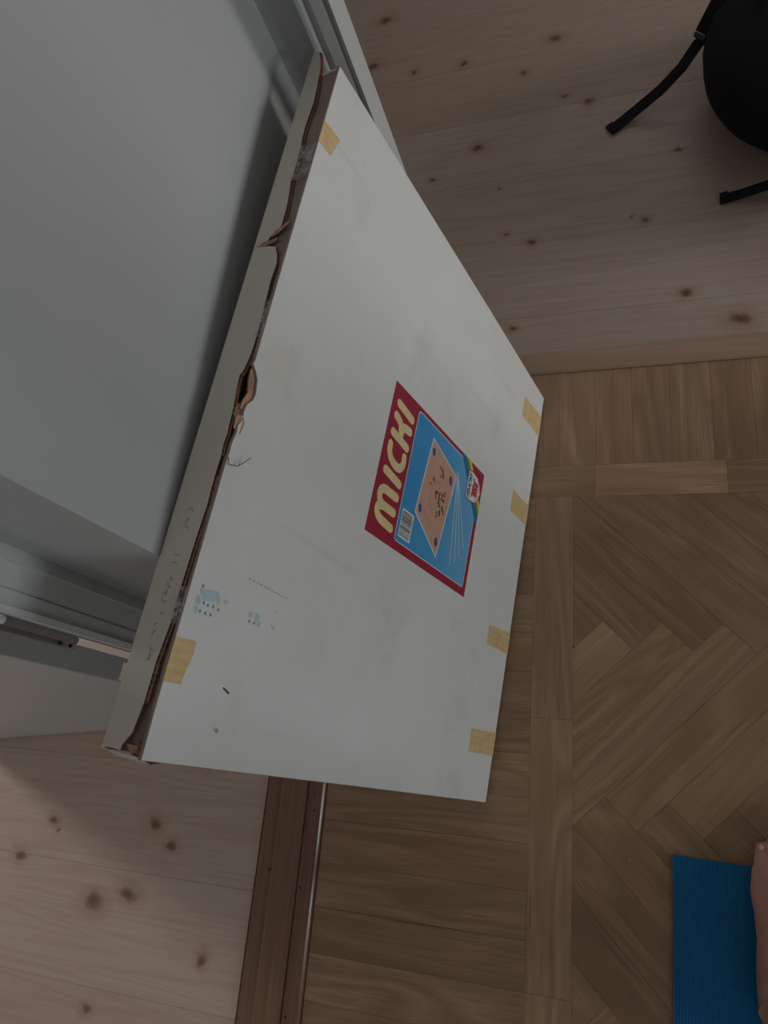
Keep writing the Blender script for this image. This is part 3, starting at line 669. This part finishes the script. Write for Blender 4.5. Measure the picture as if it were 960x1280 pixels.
# faded stamp and marks on the cardboard
ST = [(.1572, .7564, 2), (.1521, .7560, 3), (.1500, .7510, 5), (.1515, .7460, 5), (.1520, .7420, 5), (.1530, .7370, 4.5), (.1500, .7330, 3), (.1438, .7575, 4), (.1352, .7575, 3.5), (.1512, .7240, 2.4), (.1516, .7201, 1.5)]
flat([ell(x, y, .0011 * r, .0008 * r, .4) for x, y, r in ST], .00012, 'ink_stamp', 'stamp', box)['kind'] = 'stuff'
flat([ell(x, y, .0016, .0012, .2) for x, y in ((.1425, .7443), (.1431, .7373), (.1420, .7300), (.1350, .7519), (.1349, .7448), (.1352, .7377), (.1430, .7500), (.1424, .6846), (.1424, .6772), (.1570, .7568))], .00020, 'ink_stamp', 'stampd', box)['kind'] = 'stuff'
flat([ell(.1489, .6851, .003, .003), ell(.1486, .6750, .004, .0035), ell(.1430, .6700, .003, .003)], .00012, 'ink_stamp', 'stamp', box)['kind'] = 'stuff'
flat([capsule((.0757, .6960), (.0722, .6875), .0009, 4)], .0002, 'ink_mark', 'black', box)
flat(strokes([[(.0375, .6930), (.0395, .6905), (.0370, .6880), (.0355, .6905), (.0375, .6930), (.0400, .6945)], [(.1613, .6500), (.1600, .6480)], [(.1476, .6523), (.1455, .6490), (.1440, .6442)]], .0004), .0002, 'pencil_mark', 'pencil', box)['kind'] = 'stuff'
flat([capsule((.1812 - .0003 * i, .700 - .006 * i), (.1816 - .0003 * i, .697 - .006 * i), .0005, 3) for i in range(11)], .0002, 'pencil_mark', 'pencil', box)['kind'] = 'stuff'
# pencil scribble on the top flap
rp = random.Random(9); sc_ = []
for x0 in (.225, .215, .207, .182, .174, .160, .152, .1445, .137, .126, .117, .108, .094, .087):
    zc = -.0265 - rp.uniform(-.002, .002)
    pts = [(x0 + .003 * rp.uniform(-1, 1), zc + .005 * (k / 3 - .5) + .0015 * rp.uniform(-1, 1)) for k in range(4)]
    for a, b in zip(pts, pts[1:]):
        vs, fs, mi = prism(capsule(a, b, .00035, 3), 0, .00005)
        sc_.append(([(x, BS + .0002 + zz, y_) for x, y_, zz in vs], fs, mi))
j = join(sc_); link('pencil_writing', mesh('pw', j[0], j[1]), ['pencil'], box)['kind'] = 'stuff'

# ------------------------------------------------------------------ exercise mat
mt = Matrix.Translation((.0573, -.0725, 0)) @ Matrix.Rotation(math.radians(-1.9), 4, 'Z')
vs = []; xs = []; n = 150; Wm = .60; Lm = 1.5; prof = []
for i in range(n + 1):
    x = Wm * i / n; prof += [(x, .0060), (x + Wm / n * .5, .0060), (x + Wm / n * .5 + .0003, .0052), (x + Wm / n - .0003, .0052)] if i < n else [(Wm, .006)]
prof = [(0, .0008)] + prof + [(Wm, .0008)]
m_ = len(prof)
vs = [(x, 0, z_) for x, z_ in prof] + [(x, -Lm, z_) for x, z_ in prof]
fs = [[i, i + 1, m_ + i + 1, m_ + i] for i in range(m_ - 1)] + [[m_ - 1, 0, m_, 2 * m_ - 1], list(range(m_)), list(range(m_, 2 * m_))]
link('exercise_mat', mesh('em', vs, fs), 'mat', label='blue ribbed foam exercise mat under the bare foot', cat='mat', mw=mt)

# ------------------------------------------------------------------ backpack
bag = empty('backpack', 'black fabric backpack lying on the hall pine boards with loose straps', 'backpack', Matrix.Translation((.43, 1.47, 0)))
def superell(rx, ry, h, z0, name, ex=2.4, nu=48, nv=20, wrinkle=.004):
    vs = []; fs = []
    for j in range(nv + 1):
        ph = -H2 + math.pi * j / nv; c = abs(math.cos(ph)) ** (2 / ex) if abs(math.cos(ph)) > 1e-6 else 0; s = math.copysign(abs(math.sin(ph)) ** (2 / ex), ph)
        for i in range(nu):
            th = 2 * math.pi * i / nu; ct = math.copysign(abs(math.cos(th)) ** (2 / 2.2), math.cos(th)); st = math.copysign(abs(math.sin(th)) ** (2 / 2.2), math.sin(th))
            wr = 1 + wrinkle * (math.sin(th * 7 + ph * 5) + .6 * math.sin(th * 13 - ph * 9))
            zz = z0 + h / 2 + h / 2 * s
            vs.append((rx * c * ct * wr, ry * c * st * wr, max(z0, zz)))
    for j in range(nv):
        for i in range(nu):
            k = (i + 1) % nu; fs.append([j * nu + i, j * nu + k, (j + 1) * nu + k, (j + 1) * nu + i])
    me = mesh(name, vs, fs, None, True)
    bm = bmesh.new(); bm.from_mesh(me); bmesh.ops.remove_doubles(bm, verts=bm.verts, dist=1e-5); bm.to_mesh(me); bm.free(); return me
link('bag_body', superell(.258, .255, .22, .002, 'bb'), 'bag', bag, mw=Matrix.Translation((0, -.05, 0)))
me = superell(.17, .16, .09, 0, 'fpk'); link('front_pocket', me, 'bag', bag, mw=Matrix.Translation((.03, -.07, .178)))
zp = [(.175 * math.cos(t), -.07 + .165 * math.sin(t), .222) for t in [math.pi * (.1 + .8 * i / 20) for i in range(21)]]
vs, fs, mi = tube(zp, .004, 8); link('zipper', mesh('zp', vs, fs), 'plastic', bag)
lo = V((-.43, -1.47, 0))
def L_(pts): return [V(p) + lo for p in pts]
vs, fs, mi = ribbon(L_([(.184, 1.518, .108), (.167, 1.510, .10), (.136, 1.482, .075), (.094, 1.464, .045), (.044, 1.449, .018), (.010, 1.432, .0065), (-.011, 1.419, .003)]), .026, .002, V((-.45, .9, .1)).normalized())
link('webbing_strap', mesh('ws', vs, fs), 'web', bag)
vs, fs, mi = ribbon(L_([(-.016, 1.4165, .0045), (-.001, 1.426, .0068)]), .029, .005, V((-.45, .9, 0)).normalized()); link('strap_tip', mesh('st', vs, fs), 'web', bag)
vs, fs, mi = ribbon(L_([(.42, 1.165, .10), (.36, 1.160, .072), (.315, 1.162, .05), (.276, 1.168, .03), (.235, 1.173, .012), (.205, 1.175, .004)]), .024, .002, V((.05, 1, 0)).normalized())
link('webbing_strap', mesh('ws', vs, fs), 'web', bag)
vs, fs, mi = ribbon(L_([(.199, 1.1755, .0045), (.214, 1.175, .008)]), .027, .005, V((.05, 1, 0)).normalized()); link('strap_tip', mesh('st', vs, fs), 'web', bag)
me = boxmesh('bk', -.020, .020, -.016, .016, -.006, .006, .004); link('buckle', me, 'plastic', bag, mw=Matrix.Translation(V((.181, 1.517, .110)) + lo) @ Matrix.Rotation(.7, 4, 'Z') @ Matrix.Rotation(.5, 4, 'Y'))
vs, fs, mi = ribbon(L_([(.180, 1.515, .112), (.204, 1.530, .155), (.25, 1.55, .195), (.32, 1.58, .222), (.40, 1.62, .205), (.46, 1.67, .13)]), .05, .012, V((-.6, .8, -.2)).normalized())
link('shoulder_strap', mesh('ss', vs, fs), 'bag', bag)
vs, fs, mi = ribbon(L_([(.60, 1.20, .13), (.60, 1.32, .20), (.56, 1.46, .215), (.53, 1.58, .20), (.52, 1.67, .12)]), .05, .012, V((1, 0, 0)))
link('shoulder_strap', mesh('ss', vs, fs), 'bag', bag)
vs, fs, mi = tube([(-.05 + .10 * i / 10, .202, .12 + .05 * math.sin(math.pi * i / 10)) for i in range(11)], .007, 8); link('grab_handle', mesh('gh', vs, fs), 'web', bag)
link('reflective_patch', boxmesh('rp', -.018, .018, -.010, .010, -.001, .001), 'patch', bag, mw=Matrix.Translation(V((.262, 1.492, .235)) + lo) @ Matrix.Rotation(.6, 4, 'Z') @ Matrix.Rotation(-.25, 4, 'Y'))

# ------------------------------------------------------------------ person
def loft(secs, seg=16):
    """secs: (y, xl, xr, z0, ztop)"""
    vs = []; fs = []
    for (y, xl, xr, z0, zt) in secs:
        cx = (xl + xr) / 2; rx = (xr - xl) / 2; cz = (z0 + zt) / 2; rz = (zt - z0) / 2
        for k in range(seg):
            t = 2 * math.pi * k / seg; c = math.copysign(abs(math.cos(t)) ** .85, math.cos(t)); s = math.copysign(abs(math.sin(t)) ** (.8 if math.sin(t) < 0 else 1), math.sin(t))
            vs.append((cx + rx * c, y, cz + rz * s))
    n = len(secs)
    for i in range(n - 1):
        for k in range(seg): j = (k + 1) % seg; fs.append([i * seg + k, i * seg + j, (i + 1) * seg + j, (i + 1) * seg + k])
    fs += [list(range(seg)), [(n - 1) * seg + k for k in range(seg)]]
    return vs, fs, [0] * len(fs)
def ball(c, r, sc=(1, 1, 1)):
    bm = bmesh.new(); bmesh.ops.create_icosphere(bm, subdivisions=3, radius=r)
    vs = [(v.co.x * sc[0] + c[0], v.co.y * sc[1] + c[1], v.co.z * sc[2] + c[2]) for v in bm.verts]; fs = [[v.index for v in f.verts] for f in bm.faces]; bm.free()
    return vs, fs, [0] * len(fs)
def limb(pts, rad, flat=1.0, up=None):
    # smooth round limb with ball ends
    P = []; Rr_ = []
    for i in range(len(pts) - 1):
        for k in range(6): t = k / 6; P.append(V(pts[i]).lerp(V(pts[i + 1]), t)); Rr_.append(rad[i] + (rad[i + 1] - rad[i]) * (t * t * (3 - 2 * t)))
    P.append(V(pts[-1])); Rr_.append(rad[-1])
    return [tube(P, Rr_, 16, flat, up), ball(pts[0], rad[0] * .98), ball(pts[-1], rad[-1] * .98)]
def foot(ox, mir):
    f = .0064
    S = [(-.2930, .188, .214, f + .006, .036), (-.2890, .175, .228, f, .050), (-.2760, .1625, .2355, f, .068), (-.2550, .1570, .2380, f, .086), (-.228, .1550, .2370, f, .094), (-.200, .1570, .2345, f, .084), (-.168, .1605, .2340, f + .002, .072), (-.138, .1605, .2400, f + .002, .058), (-.110, .1580, .2520, f, .047), (-.088, .1600, .2600, f, .038), (-.072, .164, .2620, f, .033), (-.060, .170, .2600, f + .001, .029)]
    parts = [loft(S)]
    toes = [((.1745, -.080, .018), (.1755, -.062, .0195), (.1775, -.0485, .0145), .0085), ((.1905, -.070, .018), (.1925, -.052, .0215), (.1940, -.0405, .0150), .0085), ((.2070, -.064, .019), (.2095, -.042, .0225), (.2110, -.0300, .0155), .0088), ((.2235, -.058, .019), (.2260, -.034, .0225), (.2270, -.0200, .0160), .0092), ((.2465, -.055, .020), (.2470, -.030, .0215), (.2460, -.0120, .0190), .0125)]
    for a, b, c, r in toes:
        parts += [tube([a, b, c], [r * 1.05, r, r * .95], 14), ball(c, r * .98, (1, 1.1, .9)), ball(b, r), ball(a, r * 1.05)]
    parts += [ball((.1620, -.245, .083), .012), ball((.233, -.232, .090), .012)]
    parts += limb([(.196, -.246, .070), (.191, -.256, .12), (.192, -.256, .20), (.200, -.244, .33), (.206, -.226, .46)], [.040, .0370, .042, .055, .056])
    out = []
    for v, fc, m in parts:
        vv = [((x if not mir else (.40 - x)) + ox, y, z_) for x, y, z_ in v]; out.append((vv, [x[::-1] for x in fc] if mir else fc, m))
    return out
body = []
body += foot(0, False) + foot(.23, True)
for s, kx, hx in ((-1, .208, .245), (1, .422, .395)):
    body += limb([(kx, -.216, .46), (kx, -.232, .66), (hx, -.262, .88)], [.056, .076, .088])
tor = [(-.105 + 0, 0)]
def torso(secs, seg=24):
    vs = []; fs = []
    for (z_, cy, rx, ry) in secs:
        for k in range(seg): t = 2 * math.pi * k / seg; vs.append((.32 + rx * math.cos(t), cy + ry * math.sin(t), z_))
    n = len(secs)
    for i in range(n - 1):
        for k in range(seg): j = (k + 1) % seg; fs.append([i * seg + k, i * seg + j, (i + 1) * seg + j, (i + 1) * seg + k])
    fs += [list(range(seg)), [(n - 1) * seg + k for k in range(seg)]]
    return vs, fs, [0] * len(fs)
TS = [(.80, -.265, .13, .085), (.88, -.268, .168, .105), (.95, -.268, .165, .102), (1.05, -.265, .140, .092), (1.15, -.268, .145, .100), (1.27, -.272, .168, .108), (1.36, -.276, .172, .095), (1.41, -.280, .135, .072), (1.45, -.282, .07, .055)]
body.append(torso(TS))
body += limb([(.32, -.280, 1.42), (.32, -.262, 1.52)], [.058, .054])
HX = (.315, -.250, 1.60)
body += [ball(HX, .1, (.76, .96, 1.14)), ball((.315, -.200, 1.555), .055, (.95, .9, 1.0)), ball((.315, -.150, 1.585), .014, (.9, 1.2, 1.5)), ball((.240, -.255, 1.595), .018, (.45, .9, 1.5)), ball((.390, -.255, 1.595), .018, (.45, .9, 1.5)), ball((.315, -.158, 1.545), .018, (1.2, .5, .35))]
for s in (-1, 1):
    sx = .32 + s * .175
    body += limb([(sx, -.278, 1.375), (sx + s * .035, -.285, 1.10), (sx + s * .03, -.262, .86)], [.052, .042, .028])
    hx = sx + s * .03
    body += [tube([(hx, -.262, .87), (hx, -.256, .83), (hx, -.250, .785)], [.027, .036, .040], 14, .45, up=(1, 0, 0))]
    for i, (dy, ln) in enumerate(((-.027, .066), (-.009, .076), (.010, .080), (.028, .072))):
        y0 = -.250 + dy; x1 = hx - s * .010
        body += [tube([(hx, y0, .79), (hx, y0 + dy * .1, .79 - ln * .55), (x1, y0 + dy * .1, .79 - ln)], [.0095, .0085, .0072], 10), ball((x1, y0 + dy * .1, .79 - ln), .0072)]
    body += [tube([(hx, -.232, .84), (hx - s * .012, -.200, .81), (hx - s * .018, -.190, .775)], [.013, .011, .009], 10), ball((hx - s * .018, -.190, .775), .009)]
def voxel(parts, name, mats, size, parent, label=None, sm=6):
    j = join(parts); me = bpy.data.meshes.new(name); me.from_pydata([tuple(v) for v in j[0]], [], j[1])
    bm = bmesh.new(); bm.from_mesh(me)
    bmesh.ops.recalc_face_normals(bm, faces=bm.faces); bm.to_mesh(me); bm.free()
    o = link(name, me, mats, parent, label)
    r = o.modifiers.new('r', 'REMESH'); r.mode = 'VOXEL'; r.voxel_size = size; r.use_smooth_shade = True
    s = o.modifiers.new('s', 'SMOOTH'); s.factor = .5; s.iterations = sm
    return o
per = empty('person', 'person standing at the right edge, bare left foot on the blue mat', 'person')
voxel(body, 'body', 'skin', .0042, per)
for nx_, ny_, nz_, sx_ in ((.1775, -.0475, .0245, .0042), (.1942, -.0395, .0255, .0045), (.2112, -.029, .0265, .0047), (.2272, -.019, .0270, .0050), (.2460, -.010, .0325, .0078)):
    for mx in (0, 1):
        X_ = nx_ if not mx else .63 - nx_
        v, f_, m_ = ball((X_, ny_, nz_ - .0008), 1.0, (sx_, sx_ * 1.05, .0016)); link('toenail', mesh('tn', v, f_, None, True), 'nail', per)
voxel([torso([(a, b, c + .012, d + .012) for a, b, c, d in [(.92, -.268, .165, .103)] + TS[3:8]])] + limb([(.145, -.278, 1.375), (.12, -.284, 1.20)], [.064, .056]) + limb([(.495, -.278, 1.375), (.52, -.284, 1.20)], [.064, .056]), 't_shirt', 'shirt', .007, per)
voxel([torso([(.80, -.265, .15, .10), (.88, -.268, .180, .118), (.96, -.268, .174, .112)])] + limb([(.212, -.236, .60), (.245, -.262, .88)], [.086, .100]) + limb([(.418, -.236, .60), (.395, -.262, .88)], [.086, .100]), 'shorts', 'shorts', .007, per)
voxel([ball((.315, -.262, 1.625), .1, (.83, 1.0, 1.06)), ball((.315, -.30, 1.58), .08, (.9, .7, 1.0))], 'hair', 'hair', .007, per)
for s in (-1, 1):
    v, f_, m_ = ball((.315 + s * .032, -.168, 1.602), .012, (1.1, .7, .7)); link('eye', mesh('ey', v, f_, None, True), 'whitep', per)

# ------------------------------------------------------------------ crumbs on the floor
for (cx_, cy_, rr, lb) in ((-.2815, -.0428, .0022, 'tiny pale crumb on parquet just below the bottom edge of the box'), (-.1703, -.1619, .0022, 'tiny pale crumb on parquet beside the straight border strip'), (-.0056, -.0877, .0024, 'tiny pale crumb on herringbone parquet left of the blue mat')):
    v, f_, m_ = ball((0, 0, 0), rr, (1, .8, .6)); v = [(x, y, z_ + rr * .6) for x, y, z_ in v]
    link('crumb', mesh('cr', v, f_), 'kraftlight', label=lb, cat='crumb', group='crumbs on the parquet', mw=Matrix.Translation((cx_, cy_, .0001)))
